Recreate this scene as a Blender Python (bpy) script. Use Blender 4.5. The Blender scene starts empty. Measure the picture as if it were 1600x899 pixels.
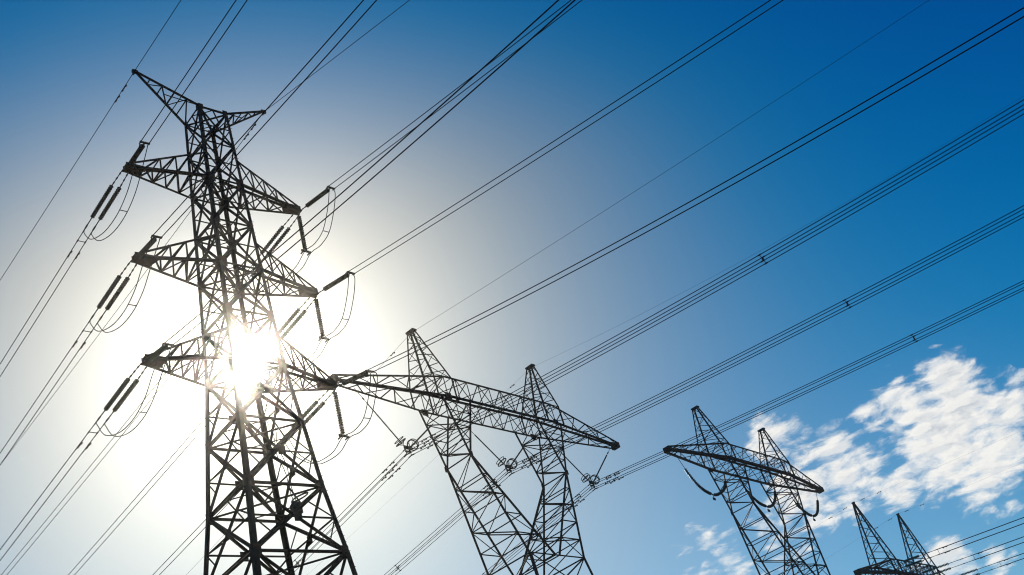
import bpy, math, random
from mathutils import Vector, Matrix
random.seed(7)
V = Vector
C = bpy.context.scene.collection
S = bpy.context.scene

# ------------------------------------------------------------------ camera
EYE = V((0.0, 0.0, 1.6))
F_PX, PITCH, ROLL = 1664.0, 0.55221, -0.31491
fwd = V((0, math.cos(PITCH), math.sin(PITCH)))
r0 = V((1, 0, 0)); u0 = r0.cross(fwd)
rt = math.cos(ROLL) * r0 + math.sin(ROLL) * u0
up = -math.sin(ROLL) * r0 + math.cos(ROLL) * u0
cam = bpy.data.cameras.new('camera'); cam_o = bpy.data.objects.new('camera', cam); C.objects.link(cam_o)
cam.sensor_width = 36.0; cam.lens = F_PX / 1600 * 36.0
cam.clip_start = 0.1; cam.clip_end = 20000
m = Matrix((rt, up, -fwd)).transposed().to_4x4(); m.translation = EYE
cam_o.matrix_world = m
S.camera = cam_o

# ------------------------------------------------------------------ sun, sky, exposure
SUN_AZ, SUN_EL = math.radians(-17.1), math.radians(31.05)      # azimuth from +Y towards +X
SUN = V((math.sin(SUN_AZ) * math.cos(SUN_EL), math.cos(SUN_AZ) * math.cos(SUN_EL), math.sin(SUN_EL)))
ld = bpy.data.lights.new('sun', 'SUN'); ld.energy = 3.5; ld.angle = math.radians(0.53); ld.color = (1.0, 0.93, 0.80)
lo = bpy.data.objects.new('sun', ld); C.objects.link(lo)
lo.rotation_euler = SUN.to_track_quat('Z', 'Y').to_euler()
S.view_settings.view_transform = 'Standard'; S.view_settings.look = 'None'
S.view_settings.exposure = 0.0; S.view_settings.gamma = 1.0
S.view_settings.use_curve_mapping = False
S.cycles.volume_bounces = 0
S.cycles.pixel_filter_type = 'BLACKMAN_HARRIS'; S.cycles.filter_width = 1.1
S.cycles.max_bounces = 6
S.cycles.transparent_max_bounces = 8
S.cycles.sample_clamp_indirect = 4.0

W = bpy.data.worlds.new('World'); S.world = W; W.use_nodes = True
nt = W.node_tree; nt.nodes.clear()
def N(t, **kw):
    n = nt.nodes.new(t)
    for k, v in kw.items(): setattr(n, k, v)
    return n
def setin(n, i, v):
    if v is None: return
    if hasattr(v, 'is_linked') or hasattr(v, 'links'): nt.links.new(v, n.inputs[i])
    else: n.inputs[i].default_value = v
def M(op, a, b=None, c=None, clamp=False):
    n = N('ShaderNodeMath', operation=op); n.use_clamp = clamp
    setin(n, 0, a); setin(n, 1, b); setin(n, 2, c)
    return n.outputs[0]
def VM(op, a, b=None, s=None):
    n = N('ShaderNodeVectorMath', operation=op); setin(n, 0, a); setin(n, 1, b)
    if s is not None: setin(n, 3, s)
    return n.outputs['Value'] if op in ('DOT_PRODUCT', 'LENGTH', 'DISTANCE') else n.outputs[0]
def RGBmix(f, a, b, blend='MIX'):
    n = N('ShaderNodeMix', data_type='RGBA', blend_type=blend)
    setin(n, 0, f); setin(n, 6, a); setin(n, 7, b)
    return n.outputs[2]
def RAMP(f, a, b, lo_=0.0, hi=1.0, smooth=True):
    n = N('ShaderNodeMapRange', interpolation_type='SMOOTHSTEP' if smooth else 'LINEAR')
    setin(n, 0, f); setin(n, 1, a); setin(n, 2, b); setin(n, 3, lo_); setin(n, 4, hi)
    return n.outputs[0]
tc = N('ShaderNodeTexCoord'); D = VM('NORMALIZE', tc.outputs['Generated'])
sky = N('ShaderNodeTexSky', sky_type='NISHITA'); sky.sun_disc = False
sky.sun_elevation = SUN_EL; sky.sun_rotation = SUN_AZ
sky.altitude = 300; sky.air_density = 1.0; sky.dust_density = 0.6; sky.ozone_density = 3.0
SKY_STRENGTH = 0.082
sepz = N('ShaderNodeSeparateXYZ'); nt.links.new(D, sepz.inputs[0]); sepz = sepz.outputs[2]
# a deep, clear blue: the sky texture at a low strength with its contrast raised
skyc = VM('ADD', VM('SCALE', VM('MULTIPLY', sky.outputs[0], (.994, 1.085, 1.012)), s=SKY_STRENGTH), (-.190, -.130, -.048))
# the bright aureole of the air round the sun (forward scattering), in degrees from the sun
cosang = VM('DOT_PRODUCT', D, tuple(SUN))
ang = M('MULTIPLY', M('ARCCOSINE', M('MINIMUM', cosang, 0.999999)), 57.29578)
def gauss(w, p=2.0):
    return M('EXPONENT', M('MULTIPLY', M('POWER', M('DIVIDE', ang, w), p), -1.0))
skyc = VM('ADD', skyc, VM('SCALE', (.49, .49, .54), s=gauss(9.0)))
skyc = VM('ADD', skyc, VM('SCALE', (.285, .100, -.205), s=M('MULTIPLY', gauss(18.0), RAMP(sepz, .58, .77, 1.0, .02))))
skyc = VM('ADD', skyc, VM('SCALE', (1.0, .93, .78), s=M('MULTIPLY', gauss(4.2), .8)))
sx = N('ShaderNodeSeparateXYZ'); nt.links.new(skyc, sx.inputs[0]); cx = N('ShaderNodeCombineXYZ')
for k_, (fl, ds) in enumerate(((.0, .07), (.01, .06), (.03, .06))):
    nt.links.new(M('SMOOTH_MAX', sx.outputs[k_], fl, ds), cx.inputs[k_])
skyc = cx.outputs[0]
# clouds: noise on a level sheet high above the ground, gathered in banks
sep = N('ShaderNodeSeparateXYZ'); nt.links.new(D, sep.inputs[0])
def vrot(p, a, sx, sy):
    n = N('ShaderNodeMapping'); n.inputs['Rotation'].default_value = (0, 0, a); n.inputs['Scale'].default_value = (sx, sy, 1)
    nt.links.new(p, n.inputs[0]); return n.outputs[0]
def noise(p, scale, detail=8, rough=.58, dist=.0):
    n = N('ShaderNodeTexNoise'); n.inputs['Scale'].default_value = scale; n.inputs['Detail'].default_value = detail
    n.inputs['Roughness'].default_value = rough; n.inputs['Distortion'].default_value = dist
    nt.links.new(p, n.inputs['Vector']); return n.outputs['Fac']
def pix_dir(x, y):
    d = fwd * F_PX + rt * (x - 800) - up * (y - 449.5); return d.normalized()
BANKS = [((1395, 640), 2.0, 1), ((1480, 690), 3.6, 1), ((1540, 730), 2.4, .95), ((1340, 730), 2.2, 1), ((1590, 670), 2.2, 1), ((1255, 780), 1.7, 1), ((1130, 890), 2.2, .92), ((1215, 830), 1.5, .9),
         ((1490, 605), 1.5, 1), ((1410, 765), 1.5, .95), ((1490, 880), 1.5, .95), ((1555, 870), .8, .9), ((4, 745), 1.0, .48), ((42, 717), .7, .55), ((1190, 685), 1.3, .8), ((1230, 670), 1.2, .75)]
bank = None
for (bx, by), rad, amp in BANKS:
    c = VM('DOT_PRODUCT', D, tuple(pix_dir(bx, by)))
    d_ = M('DIVIDE', M('MULTIPLY', M('ARCCOSINE', M('MINIMUM', c, 0.999999)), 57.29578), rad)
    b_ = M('MULTIPLY', M('EXPONENT', M('MULTIPLY', M('POWER', d_, 2.2), -0.8)), amp)
    bank = b_ if bank is None else M('MAXIMUM', bank, b_)
CP = VM('MULTIPLY', D, (1.0, 1.0, 2.3))
def warp(p, scale, amt):
    n = N('ShaderNodeTexNoise'); n.inputs['Scale'].default_value = scale; n.inputs['Detail'].default_value = 5; nt.links.new(p, n.inputs['Vector'])
    return VM('ADD', p, VM('SCALE', VM('SUBTRACT', n.outputs['Color'], (.5, .5, .5)), s=amt))
def billow(p, scale, detail=1.0):
    n = N('ShaderNodeTexVoronoi', feature='SMOOTH_F1'); n.inputs['Scale'].default_value = scale; n.inputs['Detail'].default_value = detail
    n.inputs['Roughness'].default_value = .55; n.inputs['Smoothness'].default_value = .35; n.normalize = True
    nt.links.new(p, n.inputs['Vector']); return M('SUBTRACT', 1.0, M('MULTIPLY', n.outputs['Distance'], 1.35))
def clouddens(p):
    q = warp(p, 20.0, .035)
    n_ = M('ADD', M('MULTIPLY', noise(q, 13.0, 8, .62, .2), .56), M('MULTIPLY', billow(q, 38.0), .26))
    n_ = M('ADD', n_, M('MULTIPLY', noise(q, 75.0, 7, .65, .1), .18))
    return M('ADD', n_, M('MULTIPLY', bank, .24))
cd = clouddens(CP)
shift = N('ShaderNodeVectorMath', operation='ADD'); nt.links.new(CP, shift.inputs[0]); shift.inputs[1].default_value = (-.006, .003, .010)
cd2 = clouddens(shift.outputs[0])
CT = .640
cover = RAMP(cd, CT - .02, CT + .14)
core = RAMP(cd, CT + .04, CT + .22)
lit = RAMP(M('SUBTRACT', cd, cd2), -.05, .05)
cloudc = RGBmix(M('MULTIPLY', core, M('SUBTRACT', 1.0, M('MULTIPLY', lit, .75))), (1.03, 1.0, .94, 1), (.46, .52, .60, 1))  # cloud shading put into the colour: grey thick cores, brighter sunward sides
final = RGBmix(M('MULTIPLY', cover, .97), skyc, cloudc)
bg0 = N('ShaderNodeBackground'); nt.links.new(skyc, bg0.inputs[0])
bg1 = N('ShaderNodeBackground'); nt.links.new(final, bg1.inputs[0])
bg = N('ShaderNodeMixShader'); nt.links.new(M('GREATER_THAN', bank, .22), bg.inputs[0]); nt.links.new(bg0.outputs[0], bg.inputs[1]); nt.links.new(bg1.outputs[0], bg.inputs[2])
wo = N('ShaderNodeOutputWorld'); nt.links.new(bg.outputs[0], wo.inputs[0])

# ------------------------------------------------------------------ materials
def mat(name, c1, c2, scale=3.0, rough=.6, metal=0.0, bump=0.0, c3=None, spec=.25):
    mt = bpy.data.materials.new(name); mt.use_nodes = True; t = mt.node_tree
    b = t.nodes['Principled BSDF']; b.inputs['Roughness'].default_value = rough; b.inputs['Specular IOR Level'].default_value = spec; b.inputs['Metallic'].default_value = metal
    o = t.nodes.new('ShaderNodeTexCoord'); n = t.nodes.new('ShaderNodeTexNoise'); n.inputs['Scale'].default_value = scale; n.inputs['Detail'].default_value = 6
    r = t.nodes.new('ShaderNodeValToRGB'); r.color_ramp.elements[0].position = .38; r.color_ramp.elements[1].position = .66
    r.color_ramp.elements[0].color = (*c1, 1); r.color_ramp.elements[1].color = (*c2, 1)
    if c3:
        e = r.color_ramp.elements.new(.78); e.color = (*c3, 1)
    t.links.new(o.outputs['Object'], n.inputs['Vector']); t.links.new(n.outputs['Fac'], r.inputs[0]); t.links.new(r.outputs[0], b.inputs['Base Color'])
    if bump:
        bp = t.nodes.new('ShaderNodeBump'); bp.inputs['Strength'].default_value = bump
        t.links.new(n.outputs['Fac'], bp.inputs['Height']); t.links.new(bp.outputs[0], b.inputs['Normal'])
    return mt
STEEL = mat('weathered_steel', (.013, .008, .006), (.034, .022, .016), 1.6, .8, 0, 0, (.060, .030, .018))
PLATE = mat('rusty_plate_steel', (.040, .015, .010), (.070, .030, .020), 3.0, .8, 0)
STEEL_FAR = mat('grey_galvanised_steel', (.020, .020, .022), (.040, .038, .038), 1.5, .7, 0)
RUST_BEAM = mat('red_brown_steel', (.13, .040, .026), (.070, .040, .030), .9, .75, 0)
WIRE = mat('stranded_conductor', (.022, .024, .028), (.040, .043, .047), 12, .9, 0, spec=.08)
GLAZE = mat('dark_glazed_porcelain', (.018, .017, .010), (.040, .036, .022), 6, .28, 0)
HARD = mat('line_hardware', (.020, .020, .020), (.045, .043, .042), 5, .75, 0, spec=.12)
GRASS = mat('dry_grassland', (.045, .060, .022), (.085, .080, .035), .05, .95, 0, .3, (.11, .095, .05))

# ------------------------------------------------------------------ mesh helpers
class MB:
    def __init__(s): s.v = []; s.f = []
    def angle(s, p, q, w, ref=None, t=None, jig=.006):
        """an L-section steel member from p to q; its heel looks along ref"""
        p, q = V(p), V(q); d = q - p
        if d.length < 1e-4: return
        d.normalize()
        ref = V(ref) if ref is not None else V((0, 0, 1))
        a = ref - d * ref.dot(d)
        if a.length < .05: a = V((d.z, d.x, d.y)); a = a - d * a.dot(d)
        a.normalize(); b = d.cross(a)
        an = random.uniform(-.07, .07); a, b = a * math.cos(an) + b * math.sin(an), b * math.cos(an) - a * math.sin(an)
        t = t or max(.012, w * .14)
        e1 = (a + b).normalized(); e2 = (a - b).normalized()      # flange directions, heel at +a
        off = V((random.uniform(-jig, jig), random.uniform(-jig, jig), random.uniform(-jig, jig))) + a * (w * .35)
        prof = [(0, 0), (w, 0), (w, t), (t, t), (t, w), (0, w)]
        i = len(s.v)
        for P in (p, q):
            for x, y in prof: s.v.append(P + off - e1 * x - e2 * y)
        for k in range(6): s.f.append((i + k, i + (k + 1) % 6, i + 6 + (k + 1) % 6, i + 6 + k))
        s.f += [(i + 3, i + 2, i + 1, i), (i + 5, i + 4, i + 3, i), (i + 6, i + 7, i + 8, i + 9), (i + 6, i + 9, i + 10, i + 11)]
    def box(s, c, ax, ay, az):
        c, ax, ay, az = V(c), V(ax), V(ay), V(az); i = len(s.v)
        for x in (-1, 1):
            for y in (-1, 1):
                for z in (-1, 1): s.v.append(c + ax * x + ay * y + az * z)
        for f in ((0, 1, 3, 2), (4, 6, 7, 5), (0, 4, 5, 1), (2, 3, 7, 6), (0, 2, 6, 4), (1, 5, 7, 3)): s.f.append(tuple(i + k for k in f))
    def rings(s, pts, rads, n=6, closed=False):
        """a tube through pts with a radius at each"""
        i0 = len(s.v); a = None; L = len(pts)
        for k, P in enumerate(pts):
            A = pts[k - 1] if (k or closed) else pts[0]; B = pts[(k + 1) % L] if (k < L - 1 or closed) else pts[-1]
            d = (B - A)
            if d.length < 1e-9: d = V((0, 0, 1))
            d.normalize()
            if a is None: a = d.orthogonal().normalized()
            a = (a - d * a.dot(d))
            a = a.normalized() if a.length > 1e-6 else d.orthogonal().normalized()
            b = d.cross(a); r = rads[k] if isinstance(rads, (list, tuple)) else rads
            for j in range(n):
                t = 2 * math.pi * j / n; s.v.append(P + (a * math.cos(t) + b * math.sin(t)) * r)
        for k in range(L if closed else L - 1):
            k2 = (k + 1) % L
            for j in range(n): s.f.append((i0 + k * n + j, i0 + k * n + (j + 1) % n, i0 + k2 * n + (j + 1) % n, i0 + k2 * n + j))
        if not closed:
            s.f.append(tuple(i0 + j for j in reversed(range(n)))); s.f.append(tuple(i0 + (L - 1) * n + j for j in range(n)))
    def discs(s, pts, r, n_disc, core=.3, n=10):
        """a cap-and-pin insulator string along a polyline"""
        seg = [(pts[k + 1] - pts[k]).length for k in range(len(pts) - 1)]; tot = sum(seg)
        def at(t):
            x = t * tot
            for k, l in enumerate(seg):
                if x <= l or k == len(seg) - 1: return pts[k].lerp(pts[k + 1], x / l)
                x -= l
        P, R = [], []
        for k in range(n_disc):
            for f, rr in ((.0, core), (.34, core), (.40, .78), (.56, 1.0), (.70, .97), (.76, core)):
                P.append(at((k + f) / n_disc)); R.append(r * rr)
        P.append(at(1.0)); R.append(r * core)
        s.rings(P, R, n)
    def build(s, name, material, parent=None, base=None):
        me = bpy.data.meshes.new(name); b = V(base) if base is not None else V((0, 0, 0))
        me.from_pydata([tuple(x - b) for x in s.v], [], s.f); me.materials.append(material); me.update()
        o = bpy.data.objects.new(name, me); C.objects.link(o)
        if parent: o.parent = parent
        else: o.location = b
        return o
def tag(o, label=None, cat=None, group=None, kind=None):
    if label: o['label'] = label
    if cat: o['category'] = cat
    if group: o['group'] = group
    if kind: o['kind'] = kind
    return o
def thing(name, loc, label, cat, group=None):
    o = bpy.data.objects.new(name, None); C.objects.link(o); o.location = loc; o.empty_display_size = .3
    return tag(o, label, cat, group)
class Frame:
    """a tower's own axes: u along the crossarm, v along the line (away from the viewer), z up"""
    def __init__(s, x, y, yaw):
        s.b = V((x, y, 0)); s.u = V((math.cos(yaw), math.sin(yaw), 0)); s.v = V((-math.sin(yaw), math.cos(yaw), 0))
    def P(s, u, v, z): return s.b + s.u * u + s.v * v + V((0, 0, z))
def lerpq(A, B, t): return [a.lerp(b, t) for a, b in zip(A, B)]
def truss(mb, A, B, n, cw, bw, faces='ZZZZ', ctr=None, chords=True, ends=(True, True), diag=False, bot=1.0):
    """lattice box between the quads A and B (corner k joins corner k); each face Z = zigzag, X = crossed"""
    cen = sum((p for p in A + B), V()) / 8
    if chords:
        for k in range(4):
            mid = (A[k] + B[k]) / 2; mb.angle(A[k], B[k], cw * (bot if k < 2 else 1), mid - cen)
    Q = [lerpq(A, B, i / n) for i in range(n + 1)]
    for k in range(4):
        k2 = (k + 1) % 4
        nrm = ((A[k] + A[k2] + B[k] + B[k2]) / 4) - cen
        for i in range(n + 1):
            if (i == 0 and not ends[0]) or (i == n and not ends[1]): continue
            if faces[k] in 'XH' or i in (0, n): mb.angle(Q[i][k], Q[i][k2], bw, nrm)
        for i in range(n):
            f = faces[k]
            if f == 'X':
                mb.angle(Q[i][k], Q[i + 1][k2], bw, nrm); mb.angle(Q[i][k2], Q[i + 1][k], bw, nrm)
            elif f in 'ZH':
                if i % 2 == 0: mb.angle(Q[i][k], Q[i + 1][k2], bw, nrm)
                else: mb.angle(Q[i][k2], Q[i + 1][k], bw, nrm)
            elif f == 'W':
                mid = Q[i][k2].lerp(Q[i + 1][k2], .5); mb.angle(Q[i][k], mid, bw, nrm); mb.angle(mid, Q[i + 1][k], bw, nrm)
        if diag and k == 0:
            for i in range(1, n): mb.angle(Q[i][0], Q[i][2], bw * .8, V((0, 0, 1)))

# ------------------------------------------------------------------ ground
gm = MB(); n = 40
for j in range(n + 1):
    for i in range(n + 1):
        x = (i / n - .5); y = (j / n - .5)
        X = math.copysign(abs(2 * x) ** 2.2, x) * 6000; Y = math.copysign(abs(2 * y) ** 2.2, y) * 6000 + 80
        gm.v.append(V((X, Y, 0)))
for j in range(n):
    for i in range(n): a = j * (n + 1) + i; gm.f.append((a, a + 1, a + n + 2, a + n + 1))
tag(gm.build('ground', GRASS), kind='structure')

# ================================================================== TOWER 1: double-circuit strain tower
F1 = Frame(-14.2276, 46.0194, 0.85722)
ZL = {'t': 47.72, '1': 42.12, '2': 36.03, '3': 29.89, '4': 26.47, '5': 22.85, '6': 19.37}
WL = [(47.72, .885), (42.12, 1.04), (36.03, 1.22), (29.89, 1.43), (26.47, 1.70), (22.85, 1.98), (19.37, 2.37), (15.2, 2.75), (10.2, 3.2), (5.0, 3.68), (0.0, 4.15)]
def hw(z):
    for (z1, w1), (z0, w0) in zip(WL, WL[1:]):
        if z >= z0: return w0 + (w1 - w0) * (z - z0) / (z1 - z0)
    return WL[-1][1]
SG = {'A': (-1, 1), 'B': (-1, -1), 'C': (1, -1), 'D': (1, 1)}
def nd(k, z): w = hw(z); return F1.P(SG[k][0] * w, SG[k][1] * w, z)
def outw(k): return F1.u * SG[k][0] + F1.v * SG[k][1]
t1 = thing('transmission_tower', F1.b, 'tallest dark lattice pylon with three pairs of crossarms, in front of the sun', 'pylon', None)
def L1(P): return P - F1.b
LEVELS = [47.72, 45.0, 42.12, 39.05, 36.03, 32.95, 29.89, 26.47, 22.85, 19.37, 15.2, 10.2, 5.0, 0.0]
GUSS = [47.72, 42.12, 39.05, 36.03, 32.95, 29.89, 26.47, 22.85, 19.37]
for k in 'ABCD':
    mb = MB()
    for z1, z0 in zip(LEVELS, LEVELS[1:]):
        w = .17 if z0 > 40 else .19 if z0 > 29 else .23 if z0 > 19 else .26
        mb.angle(nd(k, z1), nd(k, z0), w, outw(k), jig=.002)
    mb.box(F1.P(SG[k][0] * 4.15, SG[k][1] * 4.15, .12), F1.u * .5, F1.v * .5, V((0, 0, .2)))
    if k in 'BC':                                     # step bolts up the climbing legs
        z = 2.6
        while z < 47:
            su = F1.u * SG[k][0] if int(z * 10) % 8 < 4 else F1.v * SG[k][1]
            mb.rings([nd(k, z), nd(k, z) + su * .17], .011, 5); z += .4
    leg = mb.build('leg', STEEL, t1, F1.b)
    for z in GUSS:
        g = MB(); s_ = .30 if z in (36.03, 29.89, 42.12) else .20 if z > 40 else .25
        P = nd(k, z); su, sv = F1.u * SG[k][0], F1.v * SG[k][1]
        g.box(P + su * .035 - sv * s_ * .55, F1.v * s_ * .75, V((0, 0, s_ * 1.05)), F1.u * .012)
        g.box(P + sv * .035 - su * s_ * .55, F1.u * s_ * .75, V((0, 0, s_ * 1.05)), F1.v * .012)
        g.build('gusset_plate', PLATE, leg, F1.b)
for a, b, nrm in (('A', 'B', -F1.u), ('B', 'C', -F1.v), ('C', 'D', F1.u), ('D', 'A', F1.v)):
    mb = MB()
    for i, (z1, z0) in enumerate(zip(LEVELS, LEVELS[1:])):
        big = z0 < 29; w = .10 if z0 > 41 else .12 if not big else .14
        a1, b1, a0, b0 = nd(a, z1), nd(b, z1), nd(a, z0), nd(b, z0)
        mb.angle(a1, b0, w, nrm, jig=.012); mb.angle(b1, a0, w, nrm, jig=.012)
        mb.angle(a1, b1, w * .85, nrm, jig=.012)
        X = (a1 + b0) / 2; 
        if big:                                       # redundant members of the tall lower panels
            am, bm_ = (a1 + a0) / 2, (b1 + b0) / 2
            mb.angle(am, X, .075, nrm, jig=.012); mb.angle(bm_, X, .075, nrm, jig=.012)
            mb.angle(am, b1.lerp(a0, .75), .06, nrm); mb.angle(bm_, b1.lerp(a0, .25), .06, nrm)
            mb.box(X + nrm * .03, (b0 - a0).normalized() * .20, V((0, 0, .24)), nrm * .012)
        else:
            mb.angle((a1 + a0) / 2, X, .07, nrm); mb.angle((b1 + b0) / 2, X, .07, nrm)
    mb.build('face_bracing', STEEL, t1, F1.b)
for z in (47.72, 42.12, 39.05, 36.03, 32.95, 29.89, 26.47, 22.85, 19.37, 10.2):
    mb = MB(); w = .11 if z > 29 else .10
    mb.angle(nd('A', z), nd('C', z), w, V((0, 0, 1))); mb.angle(nd('B', z), nd('D', z), w, V((0, 0, 1)), jig=.03)
    if z > 20:
        e = [(nd(p, z) + nd(q, z)) / 2 for p, q in ('AB', 'BC', 'CD', 'DA')]
        for i in range(4): mb.angle(e[i], e[(i + 1) % 4], .06, V((0, 0, 1)))
    mb.build('plan_bracing', STEEL, t1, F1.b)
ARM = 5.25
ARMS = [('upper', 42.12, 43.95), ('middle', 36.03, 37.85), ('lower', 29.89, 31.75)]
for side, sg in (('left', -1), ('right', 1)):
    ks = ('A', 'B') if sg < 0 else ('D', 'C')
    for nm, zb, zt in ARMS:
        mb = MB(); tip = F1.P(sg * ARM, 0, zb)
        A = [nd(ks[0], zb), nd(ks[1], zb), nd(ks[1], zt), nd(ks[0], zt)]
        B = [tip + F1.v * .22, tip - F1.v * .22, tip - F1.v * .20 + V((0, 0, .24)), tip + F1.v * .20 + V((0, 0, .24))]
        cen = sum(A + B, V()) / 8
        for k in range(4): mb.angle(A[k], B[k], .14 if k < 2 else .12, (A[k] + B[k]) / 2 - cen)
        nn = 5; Q = [lerpq(A, B, i / nn) for i in range(nn + 1)]
        for i in range(1, nn - 1):
            mb.angle(Q[i][0], Q[i][1], .075, V((0, 0, -1))); mb.angle(Q[i][2], Q[i][3], .06, V((0, 0, 1)))
            for p, q in ((0, 3), (1, 2)): mb.angle(Q[i][p], Q[i][q], .075, F1.v)
        for i in range(nn - 1):
            if i % 2: mb.angle(Q[i][0], Q[i + 1][1], .075, V((0, 0, -1)))
            else: mb.angle(Q[i][1], Q[i + 1][0], .075, V((0, 0, -1)))
            for p, q in ((0, 3), (1, 2)): mb.angle(Q[i][q], Q[i + 1][p], .08, F1.v)
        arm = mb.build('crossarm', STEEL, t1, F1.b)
        g = MB()
        for sv in (-1, 1): g.box(tip - F1.u * sg * .42 + F1.v * sv * .19 + V((0, 0, .12)), F1.u * .52, V((0, 0, .20)), F1.v * .014)
        g.box(tip - F1.u * sg * .35 - V((0, 0, .03)), F1.u * .50, F1.v * .26, V((0, 0, .014)))
        g.box(tip - F1.u * sg * .30 + V((0, 0, .28)), F1.u * .36, F1.v * .20, V((0, 0, .014)))
        g.build('tip_plate', PLATE, arm, F1.b)
    mb = MB(); tip = F1.P(sg * 4.17, 0, 50.0); a, b = nd(ks[0], 47.72), nd(ks[1], 47.72)
    mb.angle(a, tip, .12, V((0, 0, -1))); mb.angle(b, tip, .14, V((0, 0, -1)))
    a2, b2 = nd(ks[0], 46.4), nd(ks[1], 46.4)
    prev = None
    for i in range(1, 5):
        t = i / 5.2; pa, pb = a.lerp(tip, t), b.lerp(tip, t)
        mb.angle(pa, pb, .06, V((0, 0, 1)))
        if prev: mb.angle(prev[0] if i % 2 else prev[1], pb if i % 2 else pa, .06, V((0, 0, 1)))
        else: mb.angle(a, pb, .06, V((0, 0, 1)))
        prev = (pa, pb)
    mb.angle(nd('B' if sg > 0 else 'C', 47.72) + V((0, 0, .06)), a.lerp(tip, .5).lerp(b.lerp(tip, .5), .5), .06, V((0, 0, 1)))
    mb.box(tip, F1.u * .16, F1.v * .08, V((0, 0, .10)))
    mb.build('earth_wire_arm', STEEL, t1, F1.b)

# junction box with its coil of cable, and the two cables that come down to it
bx = F1.P(1.86, .35, 22.75)
sb = thing('splice_box', bx, 'dark cable box with coiled cable, inside the lower body of the tallest pylon', 'junction box')
mb = MB(); mb.box(bx, F1.u * .22, F1.v * .20, V((0, 0, .26))); mb.box(bx + V((0, 0, .30)), F1.u * .17, F1.v * .15, V((0, 0, .05)))
mb.build('enclosure', HARD, sb, bx)
mb = MB()
for k in range(3):
    cc = bx + V((0, 0, .62)) + F1.u * (.28 + .02 * k)
    mb.rings([cc + F1.u * math.cos(t) * .42 + F1.v * math.sin(t) * .42 + V((0, 0, .16 * math.cos(t) + .03 * k)) for t in [2 * math.pi * j / 24 for j in range(24)]], .024, 6, True)
mb.build('cable_coil', WIRE, sb, bx)
for q in (0, 1):
    mb = MB(); top = F1.P(1.05 + .3 * q, .9, 30.0); en = bx + V((0, 0, .4)) + F1.v * (.1 - .2 * q)
    mb.rings([top.lerp(en, i / 14) + F1.u * .12 * math.sin(i * 1.3 + q) * math.sin(math.pi * i / 14) for i in range(15)], .022, 6)
    mb.build('cable', WIRE, sb, bx)
mb = MB(); mb.angle(nd('D', 22.85), bx, .07); mb.angle(nd('D', 23.4), bx + V((0, 0, .2)), .07); mb.build('bracket', STEEL, sb, bx)

# ------------------------------------------------------------------ wires
def heading(F, sgn, yaw):
    d = F.v * sgn; c, s = math.cos(yaw), math.sin(yaw)
    return V((c * d.x - s * d.y, s * d.x + c * d.y, 0))
class Path:
    def __init__(s, S0, F, sgn, yaw, a, b): s.S = S0; s.d = heading(F, sgn, yaw); s.a = a; s.b = b; s.n = s.d.cross(V((0, 0, 1)))
    def raised(s, dz):
        p = Path.__new__(Path); p.__dict__.update(s.__dict__); p.S = s.S + V((0, 0, dz)); return p
    def at(s, t, side=0, z=0): return s.S + s.d * t + s.n * side + V((0, 0, s.a * t + s.b * t * t + z))
def tspace(a, b, n=44):
    return [a + (b - a) * (i / n) ** 1.5 for i in range(n + 1)]
def tube(name, pts, r, m_, parent=None, base=None, n=6):
    mb = MB(); mb.rings(pts, r, n); return mb.build(name, m_, parent, base)
SP = .22
def damper(P, d, parent, base):
    mb = MB(); d = d.normalized(); z = V((0, 0, 1))
    c = P - z * .07
    mb.rings([c - d * .20, c + d * .20], .012, 5)
    for q in (-1, 1): mb.rings([c + d * (.14 * q), c + d * (.15 * q), c + d * (.27 * q), c + d * (.29 * q)], [.03, .055, .055, .03], 8)
    mb.box(P - z * .03, d * .03, d.cross(z) * .02, z * .07)
    return mb.build('vibration_damper', HARD, parent, base)
W1 = .024
SIDE_TXT = {-1: 'left', 1: 'right'}
NEAR = {(-1, 'upper'): (-.032, -.088, 3.3e-4), (-1, 'middle'): (0, -.144, 6.5e-4), (-1, 'lower'): (-.0156, -.2185, 9.9e-4),
        (1, 'upper'): (.069, -.1873, 5.3e-4), (1, 'middle'): (.0765, -.2065, 5.2e-4), (1, 'lower'): (-.0025, -.2904, 14.2e-4)}
FAR = {(-1, 'upper'): (.0202, -.083, 3.3e-4), (-1, 'middle'): (.0219, -.0853, 3.2e-4), (-1, 'lower'): (.0282, -.0836, 2.8e-4),
       (1, 'upper'): (.0366, -.0784, 2.5e-4), (1, 'middle'): (.0369, -.078, 2.0e-4), (1, 'lower'): (.0289, -.071, 2.9e-4)}
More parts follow.
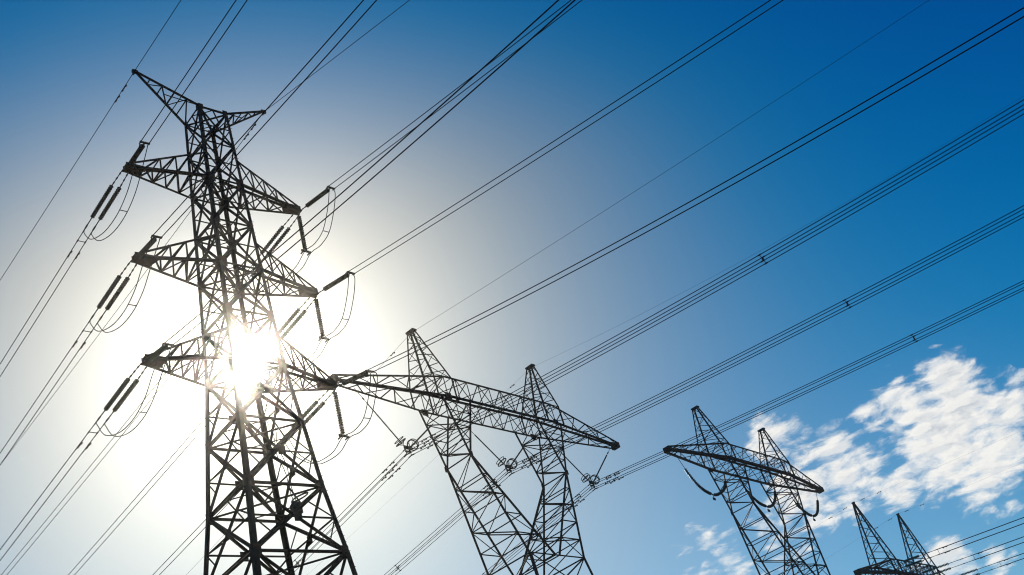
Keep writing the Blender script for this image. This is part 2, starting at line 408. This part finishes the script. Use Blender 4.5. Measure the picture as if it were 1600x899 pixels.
def tension_set(path0, t_link, t_str, t_end, label, r=.125, nd_=16, grp='strain insulators of the tallest pylon', name='tension_insulator', base=None, link_r=.022, mode='twin'):
    path = path0; base = path.at(0); o = thing(name, base, label, 'insulator', grp)
    for sd in ((0,) if mode == 'single' else (-1, 1)):
        s_ = sd * SP; path = path0 if mode != 'stacked' else path0.raised(sd * .30)
        if mode == 'stacked': s_ = 0
        mb = MB(); mb.discs([path.at(t_link, s_), path.at(t_str, s_)], r, nd_); mb.build('insulator_string', GLAZE, o, base)
        mb = MB(); P0, P1 = path.at(.08, s_ * .8), path.at(t_link, s_)
        mb.rings([P0, P1], link_r, 6)
        for q in (.25, .55, .85): c = P0.lerp(P1, q); dd = (P1 - P0).normalized(); mb.rings([c - dd * .07, c + dd * .07], .042, 6)
        mb.build('link', HARD, o, base)
        mb = MB(); P0, P1 = path.at(t_str, s_), path.at(t_end, s_)
        mb.rings([P0, P1], .030, 6); c = P0.lerp(P1, .6); dd = (P1 - P0).normalized(); mb.rings([c - dd * .16, c + dd * .16], .046, 6)
        mb.build('dead_end_clamp', HARD, o, base)
    if mode == 'single':
        mb = MB(); c = path0.at(t_end); mb.box(c, path0.n * (SP + .05), path0.d * .05, V((0, 0, .03))); mb.build('yoke_plate', HARD, o, base)
    return o
def bundle(path, t0, t1, label, spacers, dampers, grp, r=W1, sep=SP, cat='power line', name='conductor_bundle', stacked=False):
    base = path.at(t0); o = thing(name, base, label, cat, grp)
    def at(t, sd): return path.at(t, 0, sd * sep) if stacked else path.at(t, sd * sep)
    for sd in (-1, 1): tube('conductor', [at(t, sd) for t in tspace(t0, t1)], r, WIRE, o, base)
    for t in spacers:
        mb = MB(); mb.rings([at(t, -1), at(t, 1)], .022, 6)
        for sd in (-1, 1): mb.rings([at(t - .08, sd), at(t + .08, sd)], .04, 6)
        mb.build('spacer', HARD, o, base)
    for t in dampers:
        for sd in (-1, 1): damper(at(t, sd), path.d, o, base)
    return o
def smooth(pts, n=6):
    out = []
    for i in range(len(pts) - 1):
        p0, p1, p2, p3 = pts[max(i - 1, 0)], pts[i], pts[i + 1], pts[min(i + 2, len(pts) - 1)]
        for k in range(n):
            t = k / n; out.append(.5 * ((2 * p1) + (p2 - p0) * t + (2 * p0 - 5 * p1 + 4 * p2 - p3) * t * t + (3 * p1 - p0 - 3 * p2 + p3) * t ** 3))
    out.append(pts[-1]); return out
for sg in (-1, 1):
    for nm, zb, zt in ARMS:
        side = SIDE_TXT[sg]; tip = F1.P(sg * ARM, 0, zb - .03)
        pn = Path(tip, F1, -1, *NEAR[(sg, nm)]); pf = Path(tip, F1, 1, *FAR[(sg, nm)])
        nt0 = (.3, 2.2, 2.45) if sg < 0 else (.85, 3.0, 3.25)
        tension_set(pf, 1.35, 4.0, 5.3, f'twin insulator strings running down-left from the {nm} {side} crossarm tip of the tallest pylon', link_r=.024)
        tension_set(pn, *nt0, f'single insulator string running up-right from the {nm} {side} crossarm tip of the tallest pylon', r=.14, mode='single')
        bundle(pf, 5.0, 170, f'wire pair running down-left from the {nm} {side} crossarm of the tallest pylon', (6.0,), (7.1,), 'paired wires of the tallest pylon')
        bundle(pn, nt0[1] + .05, 110, f'wire pair running up-right from the {nm} {side} crossarm of the tallest pylon', (nt0[2],), (), 'paired wires of the tallest pylon')
        # jumper loop carrying the current round the tower, under the arm
        zz = zb
        e1, e0 = pf.at(5.15), pn.at(nt0[2])
        def JP(v, dz, s_): return F1.P(sg * ARM + s_, v, zz + dz)
        if sg < 0: prof = [(5.32, -.50), (4.5, -1.5), (2.9, -2.22), (1.3, -2.36), (0, -2.0), (-1.0, -1.3)]
        else: prof = [(4.6, -1.6), (3.2, -2.9), (2.2, -3.30), (.9, -3.45), (-.15, -3.15), (-1.2, -3.35), (-2.2, -3.15), (-3.05, -2.2), (-3.5, -1.3)]
        base = F1.P(sg * ARM, 0, zz - 2.5)
        j = thing('jumper_loop', base, f'slack cable pair looping under the {nm} {side} crossarm of the tallest pylon', 'cable', 'jumper loops of the tallest pylon')
        for sd in (-1, 1):
            s_ = sd * SP * .95
            q_ = pf.n.dot(F1.u); q2 = pn.n.dot(F1.u)
            p0 = pf.at(5.1, s_ * (1 if q_ > 0 else -1)); p1 = pn.at(nt0[2] - .1, s_ * (1 if q2 > 0 else -1))
            pts = [p0] + [JP(v, dz, s_) for v, dz in prof] + [p1]
            tube('cable', smooth(pts, 6), .024, WIRE, j, base)
        mb = MB(); v, dz = (prof[3][0] - .5, prof[3][1] + .07) if sg < 0 else prof[6]
        mb.rings([JP(v, dz, -SP), JP(v, dz, SP)], .024, 6); mb.build('spacer', HARD, j, base)
        if sg > 0:
            top, bot = tip - V((0, 0, .05)), F1.P(sg * ARM - .04, 0, zz - 2.95)
            o = thing('suspension_insulator', top, f'insulator string hanging straight down from the {nm} right crossarm of the tallest pylon', 'insulator', 'hanging insulators of the tallest pylon')
            mb = MB(); mb.discs([top - V((0, 0, .22)), bot + V((0, 0, .1))], .135, 17); mb.build('insulator_string', GLAZE, o, top)
            mb = MB(); mb.rings([top, top - V((0, 0, .24))], .03, 6); mb.build('link', HARD, o, top)
            mb = MB(); mb.box(bot - V((0, 0, .02)), F1.u * .27, F1.v * .03, V((0, 0, .07)))
            for sd in (-1, 1): mb.rings([bot + F1.u * sd * SP - F1.v * .18 - V((0, 0, .14)), bot + F1.u * sd * SP + F1.v * .18 - V((0, 0, .14))], .045, 6)
            mb.build('yoke_plate', HARD, o, top)
for sg, nr, fr in ((-1, (-.0186, -.0915, 3.0e-4), (.0483, -.0786, 2.94e-4)), (1, (.121, -.20, 2.64e-4), (.045, -.079, 2.9e-4))):
    tip = F1.P(sg * 4.2, 0, 50.0); pn, pf = Path(tip, F1, -1, *nr), Path(tip, F1, 1, *fr); side = SIDE_TXT[sg]
    o = thing('earth_wire', tip, f'thin single wire crossing the top {side} tip of the tallest pylon', 'power line', 'single wires of the tallest pylon')
    tube('wire', [pn.at(t) for t in reversed(tspace(0, 110))] + [pf.at(t) for t in tspace(0, 170)[1:]], .019, WIRE, o, tip)
    for t in (1.3, 2.2): damper(pf.at(t), pf.d, o, tip)
    mb = MB(); mb.box(tip - V((0, 0, .06)), F1.v * .2, F1.u * .04, V((0, 0, .06))); mb.build('clamp', HARD, o, tip)

# ================================================================== the single-circuit towers with a flat beam on two cranked columns
def delta_tower(F, label, dz, cw, bw, m_main, m_beam, pk_h=4.75, pk_u=7.42, pk_base=(5.7, 7.75), tipu=17.1, nbeam=10, bface='ZHZH', dense=False):
    t = thing('transmission_tower', F.b, label, 'pylon', 'pylons with a flat beam and two peaks')
    zb, zt = 39.4 + dz, 41.2 + dz; HV = 1.35
    P = F.P
    def quad(u0, u1, hv, z): return [P(u0, hv, z), P(u0, -hv, z), P(u1, -hv, z), P(u1, hv, z)]
    # beam: box lattice between the columns, tapering to a narrow tip at both ends
    mb = MB()
    def sec(u, hv, z0, z1): return [P(u, hv, z0), P(u, -hv, z0), P(u, -hv, z1), P(u, hv, z1)]
    truss(mb, sec(-6.6, HV, zb, zt), sec(6.6, HV, zb, zt), nbeam, cw, bw, bface, bot=1.7 if dense else 1.0)
    for sg in (-1, 1):
        truss(mb, sec(sg * 6.6, HV, zb, zt), sec(sg * tipu, .30, zb - .12, zb + .25), 6, cw, bw, 'ZZZZ', ends=(False, True), bot=1.7 if dense else 1.0)
    mb.build('beam', m_beam, t, F.b)
    for sg in (-1, 1):
        g = MB(); g.box(P(sg * (tipu - .1), 0, zb + .02), F.u * .22, F.v * .36, V((0, 0, .26))); g.build('end_plate', PLATE, t, F.b)
        for sv in (-1, 1): g = MB(); g.box(P(sg * 6.6, sv * (HV + .03), zb), F.u * .32, V((0, 0, .28)), F.v * .012); g.build('gusset_plate', PLATE, t, F.b)
    for sg in (-1, 1):
        # peak for the earth wire
        mb = MB(); pu = sg * pk_u; tw = .20 if pk_h < 6 else .07
        A = [P(sg * pk_base[0], HV, zt), P(sg * pk_base[0], -HV, zt), P(sg * pk_base[1], -HV, zt), P(sg * pk_base[1], HV, zt)]
        B = [P(pu - sg * tw, tw * 1.4, zt + pk_h), P(pu - sg * tw, -tw * 1.4, zt + pk_h), P(pu + sg * tw, -tw * 1.4, zt + pk_h), P(pu + sg * tw, tw * 1.4, zt + pk_h)]
        truss(mb, A, B, 6 if pk_h < 6 else 8, cw * .85, bw * .75, 'ZZZZ')
        mb.box(P(pu, 0, zt + pk_h + .05), F.u * (tw + .04), F.v * (tw * 1.6 + .1), V((0, 0, .07)))
        # bars tying the peak down through the beam
        for k in range(4):
            q = A[k]; mb.angle(q, q - V((0, 0, zt - zb)), cw * .8, F.u * sg)
        mb.build('earth_wire_peak', m_main, t, F.b)
        # upper crank: from the beam in to the knee, where both chords of a face meet
        zk = 34.5 + dz; KN = [P(sg * 5.8, v, zk) for v in (1.35, -1.35)]
        mb = MB(); co, ci = sg * 7.3, sg * 4.1
        for q, v in enumerate((HV, -HV)):
            a, b, kn = P(co, v, zb), P(ci, v, zb), KN[q]; nv = F.v * (1 if v > 0 else -1)
            mb.angle(a, kn, cw, nv); mb.angle(b, kn, cw, nv)
            pr = None
            for i in range(1, 4):
                s_ = i / 4; mb.angle(a.lerp(kn, s_), b.lerp(kn, s_), bw, nv)
                mb.angle(a.lerp(kn, s_ - .25) if i % 2 else b.lerp(kn, s_ - .25), b.lerp(kn, s_) if i % 2 else a.lerp(kn, s_), bw, nv)
        for c_ in (co, ci):
            for i in range(4):
                s0, s1 = i / 4, (i + 1) / 4
                a0, a1 = P(c_, HV, zb).lerp(KN[0], s0), P(c_, HV, zb).lerp(KN[0], s1); b0, b1 = P(c_, -HV, zb).lerp(KN[1], s0), P(c_, -HV, zb).lerp(KN[1], s1)
                mb.angle(a1, b1, bw, F.u * sg); mb.angle(a0 if i % 2 else b0, b1 if i % 2 else a1, bw, F.u * sg)
        mb.build('upper_crank', m_main, t, F.b)
        # lower crank: from the knee inwards to the waist
        zw = 26.4 + dz; mb = MB()
        WO = [P(sg * 3.25, v, zw) for v in (2.2, -2.2)]; WI = [P(sg * .25, v, zw) for v in (2.2, -2.2)]
        for q in (0, 1):
            nv = F.v * (1 if q == 0 else -1)
            mb.angle(KN[q], WO[q], cw * 1.12, nv); mb.angle(KN[q], WI[q], cw * 1.12, nv)
            for i in range(1, 5):
                s_ = i / 5; o_, i_ = KN[q].lerp(WO[q], s_), KN[q].lerp(WI[q], s_)
                mb.angle(o_, i_, bw * 1.1, nv)
                s2 = (i + 1) / 5; o2, i2 = KN[q].lerp(WO[q], s2), KN[q].lerp(WI[q], s2)
                if i % 2: mb.angle(o_, i2, bw, nv)
                else: mb.angle(i_, o2, bw, nv)
        for Wq in (WO, WI):
            for i in range(5):
                s0, s1 = i / 5, (i + 1) / 5
                a0, a1, b0, b1 = KN[0].lerp(Wq[0], s0), KN[0].lerp(Wq[0], s1), KN[1].lerp(Wq[1], s0), KN[1].lerp(Wq[1], s1)
                mb.angle(a1, b1, bw, F.u * sg)
                if i % 2: mb.angle(a0, b1, bw, F.u * sg)
                else: mb.angle(b0, a1, bw, F.u * sg)
        mb.angle(KN[0], KN[1], bw * 1.2, F.u * sg)
        lc = mb.build('lower_crank', m_main, t, F.b)
        for q in (0, 1): g = MB(); g.box(KN[q] + F.v * (.04 if q == 0 else -.04), F.u * .17, V((0, 0, .22)), F.v * .012); g.build('gusset_plate', PLATE, lc, F.b)
    # body below the waist and its four legs
    zw = 26.4 + dz; mb = MB()
    A = [P(-3.25, 2.2, zw), P(-3.25, -2.2, zw), P(3.25, -2.2, zw), P(3.25, 2.2, zw)]
    B = [P(-5.6, 4.6, 4), P(-5.6, -4.6, 4), P(5.6, -4.6, 4), P(5.6, 4.6, 4)]
    truss(mb, A, B, 6, cw * 1.2, bw * 1.2, 'XXXX'); mb.build('body', m_main, t, F.b)
    for a, (su, sv) in zip(B, ((-1, 1), (-1, -1), (1, -1), (1, 1))):
        lb = MB(); ft = P(su * 6.1, sv * 5.1, 0); lb.angle(a, ft, cw * 1.3, F.u * su + F.v * sv); lb.box(ft + V((0, 0, .1)), F.u * .5, F.v * .5, V((0, 0, .2)))
        lb.build('leg', m_main, t, F.b)
    return t
F2 = Frame(-4.7680, 79.9090, 0.98603); F3 = Frame(18.6959, 113.4523, 1.00294); F4 = Frame(36.74, 142.3, 1.0)
delta_tower(F2, 'lattice pylon beside the tallest one, flat beam with two peaks, wires on V-shaped insulators', 0, .15, .070, STEEL, STEEL, nbeam=10)
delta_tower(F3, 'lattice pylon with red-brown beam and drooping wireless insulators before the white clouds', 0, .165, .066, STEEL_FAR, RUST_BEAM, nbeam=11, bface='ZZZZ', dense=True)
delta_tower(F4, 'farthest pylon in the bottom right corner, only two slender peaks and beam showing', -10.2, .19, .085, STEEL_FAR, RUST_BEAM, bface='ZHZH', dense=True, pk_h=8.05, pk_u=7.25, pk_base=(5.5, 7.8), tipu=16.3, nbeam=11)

# V insulators and four-wire bundles of the second tower
Q = .225
def quad_pts(path, t): return [path.at(t, sx * Q, sz * Q) for sx, sz in ((-1, 1), (1, 1), (1, -1), (-1, -1))]
for u, nr, fr, txt in ((-11.05, (-.0095, -.1278, 6.9e-4), (-.0406, -.1507, 3.0e-4), 'left'), (0, (-.0044, -.123, 6.0e-4), (-.0206, -.1332, 2.95e-4), 'middle'), (11.05, (.0024, -.1131, 4.5e-4), (-.0224, -.1411, 3.0e-4), 'right')):
    yk = F2.P(u, 0, 34.85)
    o = thing('v_string_insulator', yk, f'{txt} of three V-shaped insulators with rings under the flat beam carrying four-wire bundles', 'insulator', 'V-shaped insulators')
    tops = (F2.P(u - 4.05, 0, 39.1), F2.P(u + 3.45, 0, 37.5)) if u < 0 else (F2.P(u - 3.4, 0, 37.6), F2.P(u + 3.3, 0, 37.5)) if u == 0 else (F2.P(u - 3.4, 0, 37.6), F2.P(u + 5.0, 0, 39.1))
    for k, tp in enumerate(tops):
        sgn = -1 if k == 0 else 1
        en = yk + F2.u * sgn * .30 + V((0, 0, .10)); dd = (tp - en).normalized(); L = (tp - en).length
        mb = MB(); mb.discs([en + dd * .2, en + dd * (L - (1.4 if L > 5 else .5))], .066, 40, .62, 8); mb.build('insulator_string', GLAZE, o, yk)
        mb = MB(); mb.rings([en + dd * (L - (1.4 if L > 5 else .5)), tp], .022, 6); c = en + dd * (L - 1.0)
        if L > 5: mb.rings([c - dd * .1, c + dd * .1], .06, 6)
        mb.build('link', HARD, o, yk)
        mb = MB(); rc = en + dd * .38; a = dd.orthogonal().normalized(); b = dd.cross(a)
        mb.rings([rc + (a * math.cos(x) + b * math.sin(x)) *   .42 for x in [2 * math.pi * j / 20 for j in range(20)]], .046, 6, True)
        mb.rings([rc + dd * .22 + (a * math.cos(x) + b * math.sin(x)) * .40 for x in [2 * math.pi * j / 20 for j in range(20)]], .032, 6, True)
        for x in (0, math.pi / 2, math.pi, 3 * math.pi / 2): mb.rings([rc + (a * math.cos(x) + b * math.sin(x)) * .36, en + dd * .1], .018, 5)
        mb.build('grading_ring', HARD, o, yk)
    mb = MB(); mb.box(yk + V((0, 0, .04)), F2.u * .36, F2.v * .02, V((0, 0, .15))); mb.box(yk - V((0, 0, .28)), F2.u * .30, F2.v * .05, V((0, 0, .05)))
    for sx in (-1, 1):
        for sz in (0, 1): mb.rings([yk + F2.u * sx * Q + F2.v * q - V((0, 0, .10 + .45 * sz + abs(q) * .15)) for q in (-.3, 0, .3)], .05, 6)
        mb.rings([yk + F2.u * sx * Q, yk + F2.u * sx * Q - V((0, 0, .55))], .03, 6)
    mb.build('yoke_plate', HARD, o, yk)
    st = yk - V((0, 0, .33)); pn, pf = Path(st, F2, -1, *nr), Path(st, F2, 1, *fr)
    o = thing('conductor_bundle', st, f'four-wire bundle held by the {txt} of the three V-shaped insulators', 'power line', 'four-wire bundles')
    tn, tf = tspace(0, 125, 50), tspace(0, 190, 50)
    for k in range(4):
        # the wires keep the same corner of the square on both sides of the clamp
        kk = (1, 0, 3, 2)[k]
        pts = [quad_pts(pn, t)[k] for t in reversed(tn)] + [quad_pts(pf, t)[kk] for t in tf[1:]]
        tube('conductor', pts, .0255, WIRE, o, st)
    sps = [(pn, t) for t in (30.3, 78)] + [(pf, t) for t in (14.6, 55, 100)]
    for pth, t in sps:
        c = quad_pts(pth, t); mb = MB(); mb.rings([c[0], c[2]], .022, 6); mb.rings([c[1], c[3]], .022, 6)
        mb.rings([c[0].lerp(c[2], .25), c[1].lerp(c[3], .25), c[2].lerp(c[0], .25), c[3].lerp(c[1], .25)], .026, 6, True)
        for p in c: mb.rings([p - pth.d * .1, p + pth.d * .1], .045, 6)
        mb.build('spacer', HARD, o, st)
    for pth in (pn, pf):
        for k in range(4):
            for t in (1.7, 2.6): damper(quad_pts(pth, t + .25 * (k % 2))[k], pth.d, o, st)
for sg, nr, fr, txt in ((-1, (.0034, -.1055, 3.26e-4), (-.0475, -.15, 3.0e-4), 'left'), (1, (-.02, -.183, 1.45e-3), (-.0438, -.1326, 4.9e-4), 'right')):
    tp = F2.P(sg * 7.42, 0, 45.9); pn, pf = Path(tp, F2, -1, *nr), Path(tp, F2, 1, *fr)
    o = thing('earth_wire', tp, f'faint thin wire over the {txt} peak of the pylon with V-shaped insulators', 'power line', 'thin wires of the pylon behind')
    tube('wire', [pn.at(t) for t in reversed(tspace(.4, 125))] + [tp] + [pf.at(t) for t in tspace(.4, 190)], .0125 if sg < 0 else .0065, WIRE, o, tp)
    damper(pf.at(2.6), pf.d, o, tp)
    mb = MB(); mb.box(tp - V((0, 0, .02)), F2.v * .25, F2.u * .04, V((0, 0, .06))); mb.build('clamp', HARD, o, tp)

# slack curved insulator strings of the third tower (no wires hung yet)
for u, pr, txt in ((-11, [(-15.75, 39.2), (-15.2, 38.1), (-14.5, 37.0), (-13.5, 36.0), (-12.2, 35.45), (-10.7, 35.35), (-9.4, 35.75), (-8.3, 36.3), (-7.55, 37.0), (-7.1, 37.7)], 'left'),
                   (0, [(-4.2, 37.9), (-3.7, 37.3), (-2.9, 36.4), (-1.9, 35.75), (-.7, 35.4), (.7, 35.4), (1.9, 35.8), (2.9, 36.5), (3.55, 37.3), (3.9, 37.9)], 'middle'),
                   (11, [(7.0, 38.0), (7.6, 37.3), (8.2, 36.5), (9.2, 35.9), (10.4, 35.5), (11.7, 35.5), (12.9, 36.0), (13.9, 36.9), (14.8, 38.0), (15.5, 39.2)], 'right')):
    base = F3.P(u, 0, 35.4); o = thing('slack_insulator', base, f'{txt} of three wireless insulator strings drooping under the red-brown beam', 'insulator', 'drooping insulators')
    pts = smooth([F3.P(a, 0, b) for a, b in pr], 5); n_ = len(pts); i0, i1 = int(n_ * .16), int(n_ * (.93 if u < 5 else .86))
    half = n_ // 2
    for a, b in ((i0, half - 1), (half + 1, i1)):
        mb = MB(); mb.discs(pts[a:b + 1], .165, 20, .4); mb.build('insulator_string', GLAZE, o, base)
    for a, b in ((0, i0), (i1, n_ - 1)):
        mb = MB(); mb.rings(pts[a:b + 1], .028, 6); mb.build('link', HARD, o, base)
    lowp = pts[half]; mb = MB(); mb.rings([pts[half - 1], lowp, pts[half + 1]], .06, 6); mb.rings([lowp, lowp - V((0, 0, .45))], .03, 6); mb.box(lowp - V((0, 0, .5)), F3.u * .22, F3.v * .04, V((0, 0, .13)))
    mb.build('yoke_plate', HARD, o, base)

# wires of the far tower: strain strings and paired wires running off to the right, thin wires on its peaks
for u, tl, txt in ((-11, (2.6, 4.6, 6.6), 'upper'), (0, (.5, 4.1, 7.0), 'middle'), (11, (.4, 4.0, 6.7), 'lower')):
    st = F4.P(u, -1.2, 29.15); pn = Path(st, F4, -1, 0.0, -.085, 3.0e-4)
    tension_set(pn, *tl, f'{txt} dark insulator string pair at the farthest pylon in the bottom right corner', r=.165, nd_=20, grp='insulators of the farthest pylon', mode='stacked')
    bundle(pn, tl[2], 150, f'{txt} pair of wires leaving the farthest pylon towards the right edge', (tl[2] + .3,), (tl[2] + 1.2,), 'paired wires of the farthest pylon', r=.046, sep=.30, stacked=True)
for sg, txt in ((-1, 'left'), (1, 'right')):
    tp = F4.P(sg * 7.25, 0, 39.1); pn, pf = Path(tp, F4, -1, 0, -.07, 3e-4), Path(tp, F4, 1, 0, -.10, 3e-4)
    o = thing('earth_wire', tp, f'faint thin wire passing over the {txt} peak of the farthest pylon', 'power line', 'thin wires of the farthest pylon')
    tube('wire', [pn.at(t) for t in reversed(tspace(.4, 150))] + [tp] + [pf.at(t) for t in tspace(.4, 150)], .006, WIRE, o, tp)
    for p in (pn, pf):
        for t in (1.3, 3.6): damper(p.at(t), p.d, o, tp)

# ------------------------------------------------------------------ sun glare over the tower, made by added haze in the air
hb = MB(); hb.box((0, 150, 30), (420, 0, 0), (0, 420, 0), (0, 0, 31.0)); hz = hb.build('glare_haze', GRASS)
hm = bpy.data.materials.new('glare_volume'); hm.use_nodes = True; t = hm.node_tree; t.nodes.clear()
pv = t.nodes.new('ShaderNodeVolumePrincipled'); pv.inputs['Color'].default_value = (1.0, .96, .88, 1)
pv.inputs['Density'].default_value = 3.1e-4; pv.inputs['Anisotropy'].default_value = .985
ho = t.nodes.new('ShaderNodeOutputMaterial'); t.links.new(pv.outputs[0], ho.inputs['Volume'])
hz.data.materials.clear(); hz.data.materials.append(hm); tag(hz, kind='stuff')
